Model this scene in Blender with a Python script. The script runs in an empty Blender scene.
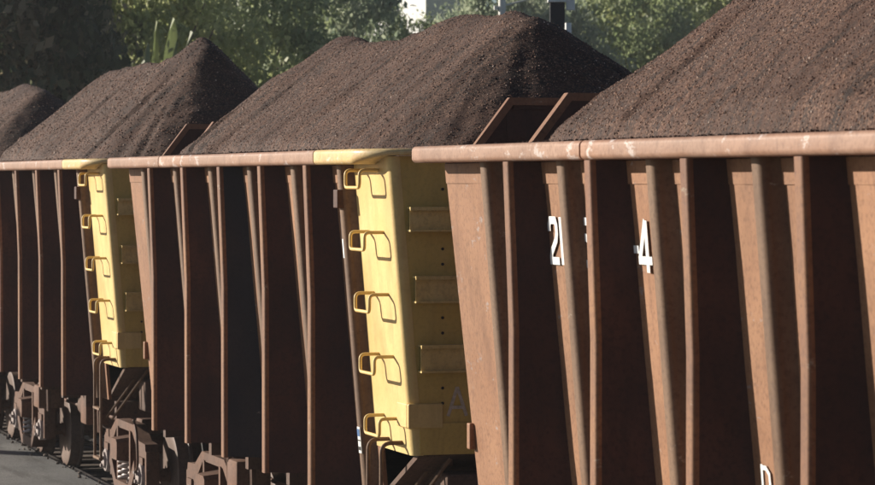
import bpy, bmesh, math, random
import numpy as np
from mathutils import Vector, Matrix, noise

R = math.radians
sc = bpy.context.scene
col = sc.collection
random.seed(7)

# ------------------------------------------------------------------ camera
TH = math.atan2(937.5, 3100.0)          # angle between lens axis and the train
PITCH = math.atan(62.5 / 3100.0)
CAM_Z = 3.33
cam_d = bpy.data.cameras.new('camera')
cam = bpy.data.objects.new('camera', cam_d)
col.objects.link(cam)
cam.location = (0, 0, CAM_Z)
fwd = Vector((-math.cos(TH) * math.cos(PITCH), math.sin(TH) * math.cos(PITCH), -math.sin(PITCH)))
cam.rotation_euler = fwd.to_track_quat('-Z', 'Y').to_euler()
cam_d.sensor_width = 36.0
cam_d.lens = 3100.0 / 875.0 * 36.0
cam_d.clip_start = 0.5
cam_d.clip_end = 3000.0
cam_d.dof.use_dof = True
cam_d.dof.focus_distance = 22.0
cam_d.dof.aperture_fstop = 7.1
sc.camera = cam

# ------------------------------------------------------------------ light
SUN_AZ = math.atan2(-0.93, -1.0)        # clockwise from +Y, direction towards the sun
SUN_EL = R(17.0)
w = bpy.data.worlds.new("World")
sc.world = w
w.use_nodes = True
nt = w.node_tree
bg = nt.nodes['Background']
sky = nt.nodes.new('ShaderNodeTexSky')
sky.sky_type = 'NISHITA'
sky.sun_disc = False
sky.sun_elevation = SUN_EL
sky.sun_rotation = SUN_AZ
sky.air_density = 0.6
sky.dust_density = 0.5
nt.links.new(sky.outputs[0], bg.inputs[0])
bg.inputs[1].default_value = 0.05

sd = bpy.data.lights.new('sun', 'SUN')
sd.energy = 5.0
sd.angle = R(0.5)
sd.color = (1.0, 0.92, 0.80)
so = bpy.data.objects.new('sun', sd)
col.objects.link(so)
to_sun = Vector((math.sin(SUN_AZ) * math.cos(SUN_EL), math.cos(SUN_AZ) * math.cos(SUN_EL), math.sin(SUN_EL)))
so.rotation_euler = (-to_sun).to_track_quat('-Z', 'Y').to_euler()
so.location = (-30, -30, 20)

sc.view_settings.view_transform = 'Standard'
sc.view_settings.look = 'None'
sc.view_settings.exposure = 0.6
sc.view_settings.gamma = 1.0
sc.cycles.use_denoising = True
sc.cycles.max_bounces = 6
sc.cycles.diffuse_bounces = 2
sc.cycles.transparent_max_bounces = 6

# ------------------------------------------------------------------ helpers
def tag(o, label=None, cat=None, group=None, kind=None):
    if label: o['label'] = label
    if cat: o['category'] = cat
    if group: o['group'] = group
    if kind: o['kind'] = kind
    return o

def thing(name, label, cat, loc=(0, 0, 0), group=None):
    o = bpy.data.objects.new(name, None)
    col.objects.link(o)
    o.location = loc
    o.empty_display_size = 0.3
    return tag(o, label, cat, group)

def link(name, me, m=None, parent=None, loc=None):
    o = bpy.data.objects.new(name, me)
    col.objects.link(o)
    if m is not None and not me.materials:
        me.materials.append(m)
    if parent is not None: o.parent = parent
    if loc is not None: o.location = loc
    return o

def obj(name, bm, m, parent=None, loc=None, smooth=False):
    bmesh.ops.recalc_face_normals(bm, faces=bm.faces)
    me = bpy.data.meshes.new(name)
    bm.to_mesh(me); bm.free()
    if smooth:
        for p in me.polygons: p.use_smooth = True
        me.set_sharp_from_angle(angle=R(smooth if smooth is not True else 50))
    return link(name, me, m, parent, loc)

def loft(bm, rings, caps=True, closed=True):
    vs = [[bm.verts.new(p) for p in r] for r in rings]
    n = len(rings[0])
    for a, b in zip(vs[:-1], vs[1:]):
        for i in range(n if closed else n - 1):
            j = (i + 1) % n
            bm.faces.new((a[i], a[j], b[j], b[i]))
    if caps:
        bm.faces.new(vs[0][::-1]); bm.faces.new(vs[-1])
    return vs

def box(bm, x0, x1, y0, y1, z0, z1, bev=0.0):
    vs = [bm.verts.new((x, y, z)) for x in (x0, x1) for y in (y0, y1) for z in (z0, z1)]
    fs = []
    for f in ((0, 1, 3, 2), (4, 6, 7, 5), (0, 4, 5, 1), (2, 3, 7, 6), (0, 2, 6, 4), (1, 5, 7, 3)):
        fs.append(bm.faces.new([vs[i] for i in f]))
    if bev:
        es = list({e for f in fs for e in f.edges})
        bmesh.ops.bevel(bm, geom=es, offset=bev, segments=2, affect='EDGES', profile=0.5)

def tube(bm, pts, r, n=10, close_ends=True):
    pts = [Vector(p) for p in pts]
    rings = []
    t0 = (pts[1] - pts[0]).normalized()
    ref = Vector((0, 0, 1)) if abs(t0.z) < 0.9 else Vector((1, 0, 0))
    nrm = t0.cross(ref).normalized()
    for i, p in enumerate(pts):
        a = pts[max(i - 1, 0)]; b = pts[min(i + 1, len(pts) - 1)]
        t = (b - a).normalized()
        nrm = (nrm - t * nrm.dot(t)).normalized()
        bn = t.cross(nrm)
        rr = r[i] if isinstance(r, (list, tuple)) else r
        rings.append([p + rr * (math.cos(k * 2 * math.pi / n) * nrm + math.sin(k * 2 * math.pi / n) * bn) for k in range(n)])
    loft(bm, rings, close_ends)

def bend(pts, rad, seg=5):
    """round the inner corners of a polyline"""
    pts = [Vector(p) for p in pts]
    out = [pts[0]]
    for a, b, c in zip(pts[:-2], pts[1:-1], pts[2:]):
        u = (a - b); v = (c - b)
        d = min(rad, u.length * 0.48, v.length * 0.48)
        p0 = b + u.normalized() * d; p1 = b + v.normalized() * d
        for k in range(seg + 1):
            t = k / seg
            out.append((1 - t) ** 2 * p0 + 2 * t * (1 - t) * b + t * t * p1)
    out.append(pts[-1])
    return out

def lathe(bm, prof, axis_y=True, n=32, cx=0.0, cz=0.0):
    rings = []
    for y, r in prof:
        rings.append([Vector((cx + r * math.cos(k * 2 * math.pi / n), y, cz + r * math.sin(k * 2 * math.pi / n))) for k in range(n)])
    loft(bm, rings, True)

def cyl_y(bm, cx, cz, r, y0, y1, n=16):
    lathe(bm, [(y0, r), (y1, r)], n=n, cx=cx, cz=cz)

# ------------------------------------------------------------------ materials
def newmat(name):
    m = bpy.data.materials.new(name)
    m.use_nodes = True
    m.node_tree.nodes['Principled BSDF'].inputs['Specular IOR Level'].default_value = 0.3
    return m

class NG:
    def __init__(s, m):
        s.t = m.node_tree; s.b = s.t.nodes['Principled BSDF']
    def n(s, typ, **kw):
        nd = s.t.nodes.new(typ)
        for k, v in kw.items():
            if k.startswith('_'): setattr(nd, k[1:], v)
            else: nd.inputs[k.replace('0', ' ')].default_value = v
        return nd
    def l(s, a, b): s.t.links.new(a, b)
    def coord(s, scale=(1, 1, 1), rot=(0, 0, 0), which='Object'):
        tc = s.n('ShaderNodeTexCoord'); mp = s.n('ShaderNodeMapping')
        mp.inputs['Scale'].default_value = scale
        mp.inputs['Rotation'].default_value = rot
        s.l(tc.outputs[which], mp.inputs['Vector'])
        return mp.outputs[0]
    def noise(s, vec, scale, detail=5, rough=0.6):
        nd = s.n('ShaderNodeTexNoise', Scale=scale, Detail=detail, Roughness=rough)
        s.l(vec, nd.inputs['Vector']); return nd.outputs['Fac']
    def ramp(s, fac, stops, interp='LINEAR'):
        r = s.n('ShaderNodeValToRGB'); cr = r.color_ramp; cr.interpolation = interp
        cr.elements[0].position = stops[0][0]; cr.elements[0].color = (*stops[0][1], 1)
        cr.elements[1].position = stops[-1][0]; cr.elements[1].color = (*stops[-1][1], 1)
        for p, c in stops[1:-1]:
            e = cr.elements.new(p); e.color = (*c, 1)
        s.l(fac, r.inputs[0]); return r.outputs[0]
    def mix(s, fac, a, b, mode='MIX'):
        m = s.n('ShaderNodeMix', _data_type='RGBA', _blend_type=mode)
        for sock, v in ((m.inputs[0], fac), (m.inputs[6], a), (m.inputs[7], b)):
            if hasattr(v, 'links'): s.l(v, sock)
            elif isinstance(v, (int, float)): sock.default_value = v
            else: sock.default_value = (*v, 1)
        return m.outputs[2]
    def bump(s, h, strength=0.3, dist=0.01):
        b = s.n('ShaderNodeBump', Strength=strength, Distance=dist)
        s.l(h, b.inputs['Height']); s.l(b.outputs[0], s.b.inputs['Normal'])

def g(v): return (v, v, v)

def painted(name, base, dark, worn, scuff, worn_amt=0.5, rough=0.62, scuff_amt=0.68, streak=(4, 4, 0.6), run_amt=0.35, grain=0.55):
    """oxide paint with chalky patches, rust runs, pale scuffs and grime"""
    m = newmat(name); k = NG(m)
    v = k.coord()
    vs = k.coord(streak)
    vb = k.coord((1.0, 1.0, 0.45))
    patch = k.noise(v, 1.6, 7, 0.65)
    run = k.noise(vs, 2.2, 6, 0.7)
    fine = k.noise(v, 38, 4, 0.6)
    sc1 = k.noise(k.coord((1.0, 1.0, 2.2)), 5.0, 8, 0.72)
    c = k.mix(k.ramp(patch, [(0.36, g(0)), (0.64, g(1))]), base, worn)
    c = k.mix(k.ramp(run, [(0.50, g(0)), (0.74, g(run_amt))]), c, dark)
    blot = k.noise(vb, 3.4, 5, 0.6)
    c = k.mix(k.ramp(blot, [(0.52, g(0)), (0.70, g(0.45))]), c, dark)
    c = k.mix(k.ramp(sc1, [(scuff_amt - 0.02, g(0)), (scuff_amt + 0.04, g(0.8))]), c, scuff)
    c = k.mix(k.ramp(fine, [(0.30, g(grain)), (0.52, g(0))]), c, dark)
    big = k.noise(v, 0.55, 3, 0.5)
    c = k.mix(1.0, c, k.ramp(big, [(0.3, g(0.82)), (0.7, g(1.12))]), 'MULTIPLY')
    k.l(c, k.b.inputs['Base Color'])
    k.l(k.ramp(patch, [(0.3, g(rough - 0.1)), (0.7, g(rough + 0.15))]), k.b.inputs['Roughness'])
    h = k.mix(0.5, fine, patch)
    k.bump(h, 0.35, 0.006)
    return m

M = {}
M['wall'] = painted('wall_oxide_paint', (0.29, 0.135, 0.066), (0.13, 0.054, 0.026), (0.35, 0.18, 0.095), (0.33, 0.29, 0.28), scuff_amt=0.63, run_amt=0.6)
M['rib'] = painted('rib_shade_tone', (0.045, 0.016, 0.012), (0.020, 0.009, 0.007), (0.085, 0.034, 0.023), (0.15, 0.10, 0.075), scuff_amt=0.70)  # darkened tone stands in for shade on the rib sides
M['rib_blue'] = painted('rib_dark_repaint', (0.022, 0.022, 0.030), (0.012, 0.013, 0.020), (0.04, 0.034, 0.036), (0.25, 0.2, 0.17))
M['flange'] = painted('rib_cap_lit_tone', (0.20, 0.088, 0.046), (0.10, 0.042, 0.026), (0.28, 0.14, 0.07), (0.38, 0.30, 0.22), scuff_amt=0.66)  # lighter copy for the outer faces, sunlight put into the colour
M['post'] = painted('post_paint', (0.17, 0.092, 0.050), (0.09, 0.045, 0.027), (0.23, 0.14, 0.085), (0.42, 0.34, 0.26), scuff_amt=0.66)
M['rail'] = painted('top_rail_paint', (0.33, 0.182, 0.118), (0.17, 0.085, 0.055), (0.40, 0.25, 0.18), (0.60, 0.52, 0.48), rough=0.6, scuff_amt=0.605, streak=(3, 3, 2), run_amt=0.6)
M['end_yellow'] = painted('end_yellow_paint', (0.62, 0.42, 0.11), (0.34, 0.21, 0.06), (0.68, 0.48, 0.14), (0.20, 0.11, 0.06), rough=0.6, grain=0.25)  # slightly darker, more saturated yellow than the ladder panels
M['yellow'] = painted('yellow_paint', (0.70, 0.48, 0.175), (0.44, 0.27, 0.10), (0.76, 0.56, 0.23), (0.40, 0.24, 0.10), rough=0.5, grain=0.2, scuff_amt=0.70)
M['channel'] = painted('faded_yellow_paint', (0.72, 0.50, 0.17), (0.42, 0.27, 0.10), (0.78, 0.58, 0.24), (0.28, 0.16, 0.10), rough=0.6)
M['bogie'] = painted('bogie_casting', (0.11, 0.055, 0.036), (0.035, 0.02, 0.015), (0.18, 0.095, 0.062), (0.40, 0.34, 0.30), rough=0.75)
M['under'] = painted('underframe_grime', (0.10, 0.06, 0.045), (0.035, 0.022, 0.018), (0.15, 0.09, 0.065), (0.2, 0.16, 0.14), rough=0.8)

def simple(name, colr, rough=0.6, metal=0.0, sc_=8.0, var=0.25, bump=0.2):
    m = newmat(name); k = NG(m); v = k.coord()
    n1 = k.noise(v, sc_, 6, 0.65)
    k.l(k.mix(1.0, colr, k.ramp(n1, [(0.3, g(1 - var)), (0.7, g(1 + var))]), 'MULTIPLY'), k.b.inputs['Base Color'])
    k.b.inputs['Roughness'].default_value = rough
    k.b.inputs['Metallic'].default_value = metal
    k.bump(n1, bump, 0.01)
    return m
M['white'] = simple('white_paint', (0.80, 0.80, 0.78), 0.5, var=0.08)
M['faint'] = simple('faint_chalk', (0.50, 0.42, 0.33), 0.7, sc_=30, var=0.3)
M['black'] = simple('dark_steel', (0.025, 0.02, 0.018), 0.6)
M['bare'] = simple('polished_steel', (0.42, 0.38, 0.36), 0.35, metal=0.7, var=0.3)
M['spring'] = simple('spring_steel', (0.42, 0.36, 0.34), 0.45, metal=0.2, var=0.4)
M['blue'] = simple('blue_print', (0.07, 0.16, 0.35), 0.5)
M['wood'] = simple('sleeper_wood', (0.11, 0.08, 0.06), 0.9)
M['concrete'] = simple('concrete', (0.38, 0.36, 0.33), 0.9, sc_=3)
M['galv'] = simple('pale_pole', (0.70, 0.69, 0.64), 0.6, sc_=3)
M['signal'] = simple('signal_black', (0.012, 0.013, 0.02), 0.5)
M['bark'] = simple('bark', (0.16, 0.12, 0.085), 0.95, sc_=5, var=0.4, bump=0.8)

def ore_mat():
    m = newmat('dark_ore'); k = NG(m)
    v = k.coord()
    big = k.noise(v, 0.9, 6, 0.6)
    gl = k.noise(k.coord((5.0, 0.55, 0.55)), 3.2, 5, 0.65)      # runs down the side slopes
    vo = k.n('ShaderNodeTexVoronoi', Scale=85.0); k.l(v, vo.inputs['Vector'])
    vf = k.n('ShaderNodeTexVoronoi', Scale=170.0); k.l(v, vf.inputs['Vector'])
    grain = k.noise(v, 70, 4, 0.7)
    c = k.ramp(big, [(0.32, (0.038, 0.018, 0.013)), (0.68, (0.086, 0.041, 0.027))])
    c = k.mix(k.ramp(gl, [(0.38, g(0.9)), (0.56, g(0))]), c, (0.026, 0.016, 0.014))
    bright = k.ramp(vo.outputs['Color'], [(0.60, g(0)), (0.78, g(1))])
    lo = k.ramp(k.noise(k.coord((1, 1, 1)), 1.3, 4, 0.6), [(0.38, g(0.25)), (0.62, g(0.85))])
    c = k.mix(k.mix(1.0, bright, lo, 'MULTIPLY'), c, (0.20, 0.115, 0.078))
    c = k.mix(1.0, c, k.ramp(grain, [(0.3, g(0.55)), (0.7, g(1.45))]), 'MULTIPLY')
    k.l(c, k.b.inputs['Base Color'])
    k.b.inputs['Roughness'].default_value = 0.85
    h = k.mix(0.5, vo.outputs['Distance'], vf.outputs['Distance'])
    h = k.mix(0.35, h, grain)
    k.bump(h, 0.7, 0.006)
    return m
M['ore'] = ore_mat()

def lump_mat():
    m = newmat('ore_lumps'); k = NG(m)
    oi = k.n('ShaderNodeObjectInfo')
    c = k.ramp(oi.outputs['Random'], [(0.0, (0.05, 0.024, 0.018)), (0.35, (0.10, 0.047, 0.031)), (0.70, (0.21, 0.102, 0.062)), (0.93, (0.40, 0.235, 0.16)), (1.0, (0.60, 0.48, 0.40))])
    k.l(c, k.b.inputs['Base Color'])
    k.b.inputs['Roughness'].default_value = 0.7
    return m
M['lump'] = lump_mat()

def asphalt_mat():
    m = newmat('asphalt'); k = NG(m); v = k.coord()
    n1 = k.noise(v, 0.9, 6, 0.6); n2 = k.noise(v, 60, 3, 0.7)
    c = k.ramp(n1, [(0.3, (0.13, 0.128, 0.125)), (0.7, (0.22, 0.212, 0.20))])
    st = k.noise(k.coord((0.25, 1.6, 1)), 1.7, 6, 0.7)
    c = k.mix(k.ramp(st, [(0.50, g(0)), (0.62, g(0.6))]), c, (0.07, 0.062, 0.056))
    c = k.mix(1.0, c, k.ramp(n2, [(0.3, g(0.45)), (0.7, g(1.6))]), 'MULTIPLY')
    k.l(c, k.b.inputs['Base Color']); k.b.inputs['Roughness'].default_value = 0.85
    k.bump(n2, 0.6, 0.01)
    return m
M['asphalt'] = asphalt_mat()

def soil_mat():
    m = newmat('soil'); k = NG(m); v = k.coord()
    n1 = k.noise(v, 0.25, 7, 0.6); n2 = k.noise(v, 9, 4, 0.7)
    c = k.ramp(n1, [(0.35, (0.13, 0.085, 0.055)), (0.62, (0.07, 0.085, 0.03))])
    c = k.mix(1.0, c, k.ramp(n2, [(0.3, g(0.6)), (0.7, g(1.3))]), 'MULTIPLY')
    k.l(c, k.b.inputs['Base Color']); k.b.inputs['Roughness'].default_value = 0.95
    k.bump(n2, 0.6, 0.04)
    return m
M['soil'] = soil_mat()
M['ballast'] = simple('ballast', (0.16, 0.13, 0.11), 0.95, sc_=22, var=0.6, bump=1.0)

def leaf_mat(name, c0, c1, c2, scale=1.1):
    m = newmat(name); k = NG(m)
    v = k.coord()
    at = k.n('ShaderNodeAttribute', _attribute_name='tone')
    big = k.noise(v, scale, 3, 0.6)
    f = k.mix(0.6, big, at.outputs['Fac'])
    c = k.ramp(f, [(0.25, c0), (0.5, c1), (0.78, c2)])
    k.l(c, k.b.inputs['Base Color'])
    k.b.inputs['Roughness'].default_value = 0.5
    tr = k.n('ShaderNodeBsdfTranslucent'); k.l(c, tr.inputs[0])
    mx = k.n('ShaderNodeMixShader'); mx.inputs[0].default_value = 0.55
    k.l(k.b.outputs[0], mx.inputs[1]); k.l(tr.outputs[0], mx.inputs[2])
    k.l(mx.outputs[0], k.t.nodes['Material Output'].inputs['Surface'])
    return m
M['leaf_mid'] = leaf_mat('leaf_mid', (0.15, 0.20, 0.09), (0.30, 0.36, 0.18), (0.50, 0.53, 0.30))
M['leaf_yel'] = leaf_mat('leaf_yellowish', (0.20, 0.24, 0.09), (0.38, 0.42, 0.18), (0.58, 0.58, 0.30))
M['leaf_grey'] = leaf_mat('leaf_greyish', (0.16, 0.21, 0.15), (0.31, 0.37, 0.25), (0.50, 0.53, 0.38))
M['leaf_dark'] = leaf_mat('leaf_dark', (0.04, 0.06, 0.03), (0.09, 0.12, 0.06), (0.50, 0.40, 0.27))  # dark greens carry the trees' shade, with pale flecks at the top
M['banana'] = leaf_mat('banana_leaf', (0.42, 0.46, 0.28), (0.56, 0.60, 0.40), (0.64, 0.67, 0.50))

# ------------------------------------------------------------------ ground
ASPH_EDGE = 6.15
bm = bmesh.new()
box(bm, -1500, 1500, -1500, 1500, -1.2, -0.32)
tag(obj('ground', bm, M['soil']), kind='structure')
bm = bmesh.new()
box(bm, -160, 30, -26, ASPH_EDGE, -0.31, 0.08, 0.02)
pv = tag(obj('asphalt_road', bm, M['asphalt']), kind='structure')
bm = bmesh.new()
prof = [(ASPH_EDGE + 0.01, -0.31), (9.4, -0.31), (8.6, -0.10), (ASPH_EDGE + 0.01, -0.10)]
loft(bm, [[Vector((x, y, z)) for y, z in prof] for x in (-160, 30)])
bal = tag(obj('track_bed', bm, M['ballast']), kind='structure')

CY = 6.87            # centre line of the train
bm = bmesh.new(); box(bm, -0.11, 0.11, -1.0 + 0.2, 1.15, -0.19, -0.075, 0.01)
sl_me = obj('sleeper', bm, M['wood'], bal)
sl_me.location = (-45, CY, 0)
for i in range(1, 66):
    s2 = sl_me.copy(); col.objects.link(s2); s2.parent = bal
    s2.location.x = -45 + i * 0.6
railprof = [(-0.06, -0.072), (0.06, -0.072), (0.06, -0.062), (0.012, -0.05), (0.012, -0.03), (0.034, -0.024), (0.034, -0.004), (0.028, 0), (-0.028, 0), (-0.034, -0.004), (-0.034, -0.024), (-0.012, -0.03), (-0.012, -0.05), (-0.06, -0.062)]
for sy in (-0.535, 0.535):
    bm = bmesh.new()
    loft(bm, [[Vector((x, CY + sy + a, b)) for a, b in railprof] for x in (-110, 20)])
    tag(obj('steel_rail', bm, M['bare'], bal))

# gravel scattered along the asphalt edge
bm = bmesh.new()
rg = random.Random(3)
for i in range(700):
    x = rg.uniform(-44, -22); y = ASPH_EDGE + rg.gauss(0.14, 0.13); r = rg.uniform(0.012, 0.035)
    z = (0.08 if y < ASPH_EDGE else -0.10) + r * 0.5
    mt = Matrix.Translation((x, y, z)) @ Matrix.Rotation(rg.uniform(0, 6), 4, Vector((rg.random(), rg.random(), 1)).normalized()) @ Matrix.Diagonal((1, rg.uniform(0.6, 1), rg.uniform(0.5, 0.8), 1))
    bmesh.ops.create_icosphere(bm, subdivisions=1, radius=r, matrix=mt)
tag(obj('gravel', bm, M['ballast']), 'loose gravel lying along the asphalt edge', 'gravel', kind='stuff')

# ------------------------------------------------------------------ ore wagon
ZR0, ZR1, ZB, ZYB = 3.435, 3.535, 1.17, 1.53
HW = 1.5
PITCH_X = 9.93
def wd(z): return 0.16 + 0.083 * (ZR0 - z)            # depth of the sloping wall behind the rib faces
def ribo(z): return 0.035 * max(0.0, min(1.0, (ZR0 - z) / 0.9)) - 0.01
DEEP = [1.81 + 1.355 * i for i in range(5)]
SHAL = [1.13] + [1.81 + 1.355 * i + 0.68 for i in range(4)]

def rib_rings(u, half, zs, outer, inner, rad, s, seg=6, flare=0.0):
    rings = []
    for z in zs:
        o = outer(z); i_ = inner(z) + 0.015
        pts = [(u - half, i_)]
        for k in range(seg + 1):
            a = math.pi / 2 * k / seg
            pts.append((u - half + rad * (1 - math.cos(a)), o + rad * (1 - math.sin(a))))
        for k in range(seg + 1):
            a = math.pi / 2 * (1 - k / seg)
            pts.append((u + half - rad * (1 - math.cos(a)), o + rad * (1 - math.sin(a))))
        pts.append((u + half + flare * (i_ - o), i_))
        rings.append([Vector((a, s * (HW - b), z)) for a, b in pts])
    return rings

CACHE = {}
def part(key, name, builder, m, parent, smooth=False, loc=None):
    """mesh data shared between the wagons"""
    if key not in CACHE:
        bm = bmesh.new(); builder(bm)
        o = obj(name, bm, m, parent, loc, smooth)
        CACHE[key] = o.data
        return o
    return link(name, CACHE[key], None, parent, loc)

def b_deep(u, s):
    zs = [ZR0 - 0.002, 3.2, 2.9, 2.5, 2.0, 1.6, ZB]
    return lambda bm: loft(bm, rib_rings(u, 0.05, zs, ribo, wd, 0.024, s, 6, 0.55))  # dark flank flared over the strip where the rib's shadow falls
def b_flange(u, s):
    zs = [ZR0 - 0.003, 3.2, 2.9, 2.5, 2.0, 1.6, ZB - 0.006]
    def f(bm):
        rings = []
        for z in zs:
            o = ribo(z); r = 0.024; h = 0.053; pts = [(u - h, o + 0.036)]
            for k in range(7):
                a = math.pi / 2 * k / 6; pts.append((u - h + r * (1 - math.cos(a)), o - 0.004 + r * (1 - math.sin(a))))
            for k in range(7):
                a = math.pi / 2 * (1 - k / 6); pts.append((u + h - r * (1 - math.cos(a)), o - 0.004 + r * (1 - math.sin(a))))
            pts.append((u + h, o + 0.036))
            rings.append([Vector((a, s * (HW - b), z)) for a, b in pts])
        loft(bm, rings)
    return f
def b_shal(u, s, half=0.07):
    zs = [ZR0 - 0.002, 3.0, 2.4, 1.8, ZB + 0.01]
    return lambda bm: loft(bm, rib_rings(u, half, zs, lambda z: wd(z) - 0.095, wd, 0.05, s, 8, 0.5))  # flank flared over its shadow zone, its paint darkened to deepen that shade

def b_wall(s):
    def f(bm):
        zs = [ZR0 - 0.004, 2.9, 2.3, 1.7, ZB]
        rings = []
        for z in zs:
            ul = 0.10 + 0.083 * (ZR0 - z); o = wd(z)
            n = 24
            out = []
            for k in range(n + 1):
                u = ul + (8.02 - ul) * k / n
                wv = 0.006 * math.sin(k * 2.1 + z * 2.0) * math.sin(z * 1.7 + k)      # dents in the sheet
                out.append((u, o + wv * (0 < k < n)))
            pts = out + [(8.02, o + 0.03), (ul, o + 0.03)]
            rings.append([Vector((a, s * (HW - b), z)) for a, b in pts])
        loft(bm, rings)
    return f
def b_band(s):
    def f(bm):
        a, b_ = ZR0 - 0.006, ZR0 - 0.125
        rings = []
        for z in (a, b_):
            rings.append([Vector((u, s * (HW - o), z)) for u, o in ((0.115, wd(z) - 0.007), (7.86, wd(z) - 0.007), (7.86, wd(z) + 0.004), (0.115, wd(z) + 0.004))])
        loft(bm, rings)
    return f

def b_shell(sd):
    """ladder panel: the yellow side return with its rounded corner"""
    def f(bm):
        rings = []
        for z in (ZR0 + 0.05, 2.9, 2.3, 1.9, ZYB):
            w_ = wd(z) - 0.004; r = 0.055; t = 0.03
            out = [(7.93, w_), (8.25, w_), (8.5, w_)]
            for k in range(9):
                a = math.pi / 2 * k / 8
                out.append((8.80 - r + r * math.sin(a), w_ + r - r * math.cos(a)))
            out += [(8.80, w_ + 0.075), (8.80 - t, w_ + 0.075), (8.80 - t, w_ + r), (8.80 - r, w_ + t), (7.93, w_ + t)]
            rings.append([Vector((a, sd * (HW - b), z)) for a, b in out])
        loft(bm, rings)
    return f
def b_endplate(bm):
    rings = []
    for z in (ZR0 + 0.052, 2.9, 2.3, 1.9, ZYB + 0.004):
        y = HW - (wd(z) - 0.004) - 0.0755
        rings.append([Vector(p) for p in ((8.77, -y, z), (8.797, -y, z), (8.797, y, z), (8.77, y, z))])
    loft(bm, rings)

def rail_section(w_in, z0, z1, r=0.028, seg=5):
    pts = [(w_in, z0), ]
    for k in range(seg + 1):
        a = math.pi / 2 * k / seg
        pts.append((r * (1 - math.sin(a)), z0 + min(r, (z1 - z0) / 2) * (1 - math.cos(a))))
    for k in range(seg + 1):
        a = math.pi / 2 * k / seg
        pts.append((r * (1 - math.cos(a)), z1 - min(r, (z1 - z0) / 2) * (1 - math.sin(a))))
    pts.append((w_in, z1))
    return pts

def b_rail(u0, u1, s, curve=False):
    def f(bm):
        path = []
        n = max(2, int((u1 - u0) / 0.25))
        for k in range(n + 1):
            u = u0 + (u1 - u0) * k / n
            wob = 0.004 * math.sin(u * 3.1) + 0.003 * math.sin(u * 7.7 + 1)
            path.append((u, -0.03 + wob, 0, -1, ZR0))
        if curve:
            rr = 0.42
            for k in range(1, 13):
                a = math.pi / 2 * k / 12
                path.append((u1 + rr * math.sin(a), -0.03 + rr * (1 - math.cos(a)), math.sin(a), -math.cos(a), ZR0 + 0.055 * min(1, k / 7)))
            path.append((u1 + rr, 1.5 - 0.003, 1, 0, ZR0 + 0.055))
        rings = []
        for i, (u, o, nu, no, z0) in enumerate(path):
            sec = rail_section(0.17, z0, ZR1)
            rings.append([Vector((u - nu * t, s * (HW - (o - no * t)), z)) for t, z in sec])
        if not curve or True:
            # slightly rounded blunt start
            sec = rail_section(0.15, path[0][4] + 0.012, ZR1 - 0.012)
            u, o = path[0][0] - 0.018, path[0][1]
            rings.insert(0, [Vector((u, s * (HW - (o + 0.012 + t)), z)) for t, z in sec])
        loft(bm, rings)
    return f

def b_board(u, thick, lip, side, edge_only=False):
    """raised end board with cut corners"""
    def f(bm):
        z0, z1 = ZR0 + 0.02, 3.865
        pl = [(-0.80, z0 + 0.075), (-0.80, z0), (0.80, z0), (0.80, z0 + 0.075), (0.535, z1), (-0.535, z1)]
        if not edge_only: loft(bm, [[Vector((x, y, z)) for y, z in pl] for x in (u, u + 0.012)])
        # rolled edge along the cut corners and the top
        path = [(-0.84, z0 + 0.05), (-0.55, z1), (0.55, z1), (0.84, z0 + 0.05)]
        r = thick / 2
        if edge_only:
            w2 = 0.045; ex = u - 0.004 if side > 0 else u - thick + 0.016
            inner = [(-0.84 + 0.02 + w2 * 0.4, z0 + 0.012), (-0.55 + w2 * 0.42, z1 - w2), (0.55 - w2 * 0.42, z1 - w2), (0.84 - 0.02 - w2 * 0.4, z0 + 0.012)]
            outer = [(-0.865, z0 + 0.012), (-0.555, z1 + 0.004), (0.555, z1 + 0.004), (0.865, z0 + 0.012)]
            for a in range(3):
                q = [outer[a], outer[a + 1], inner[a + 1], inner[a]]
                q2 = []
                for y_, z_ in q: q2.append((y_ * (0.9995 if a == 1 else 1.0), z_))
                loft(bm, [[Vector((x, y_, z_)) for y_, z_ in q2] for x in (ex, ex + thick)], caps=True)
            bmesh.ops.remove_doubles(bm, verts=bm.verts, dist=0.0015)
            return
        if lip:
            box(bm, u + side * 0.013 if side > 0 else u - 0.03, u + 0.03 if side > 0 else u - 0.002, -0.52, 0.52, z1 - 0.07, z1 - 0.01)
            for y in (-0.56, 0.56):
                box(bm, u + 0.013, u + 0.02, y - 0.006, y + 0.006, z0, z1 - 0.02)
    return f

def b_channel(z0, z1):
    def f(bm):
        um = 8.798; d = 0.085; t = 0.012
        ym = HW - wd(z0) - 0.08
        prof = [(0, z1), (d, z1), (d, z1 - 0.03), (d - t, z1 - 0.03), (d - t, z1 - t), (0, z1 - t)]
        # top flange, recessed back and bottom flange: an open channel
        box(bm, um + 0.0, um + d, -ym, ym, z1 - t, z1)
        box(bm, um + 0.0, um + d, -ym, ym, z0, z0 + t)
        box(bm, um + 0.048, um + 0.058, -ym + 0.004, ym - 0.004, z0 + t, z1 - t)
        box(bm, um + d - t, um + d + 0.001, -ym, ym, z1 - 0.022, z1 - t)
    return f

def b_rung(z, s, a=8.19, b=8.54):
    def f(bm):
        w_ = wd(z)
        o = w_ - 0.135
        def P(u, o_, zz): return (u, s * (HW - o_), zz)
        pts = [P(a, w_ + 0.01, z), P(a, o, z), P(a, o, z - 0.115), P(b, o, z - 0.115), P(b, o, z), P(b, w_ + 0.01, z)]
        tube(bm, bend(pts, 0.035, 5), 0.0115, 8)
    return f

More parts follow.
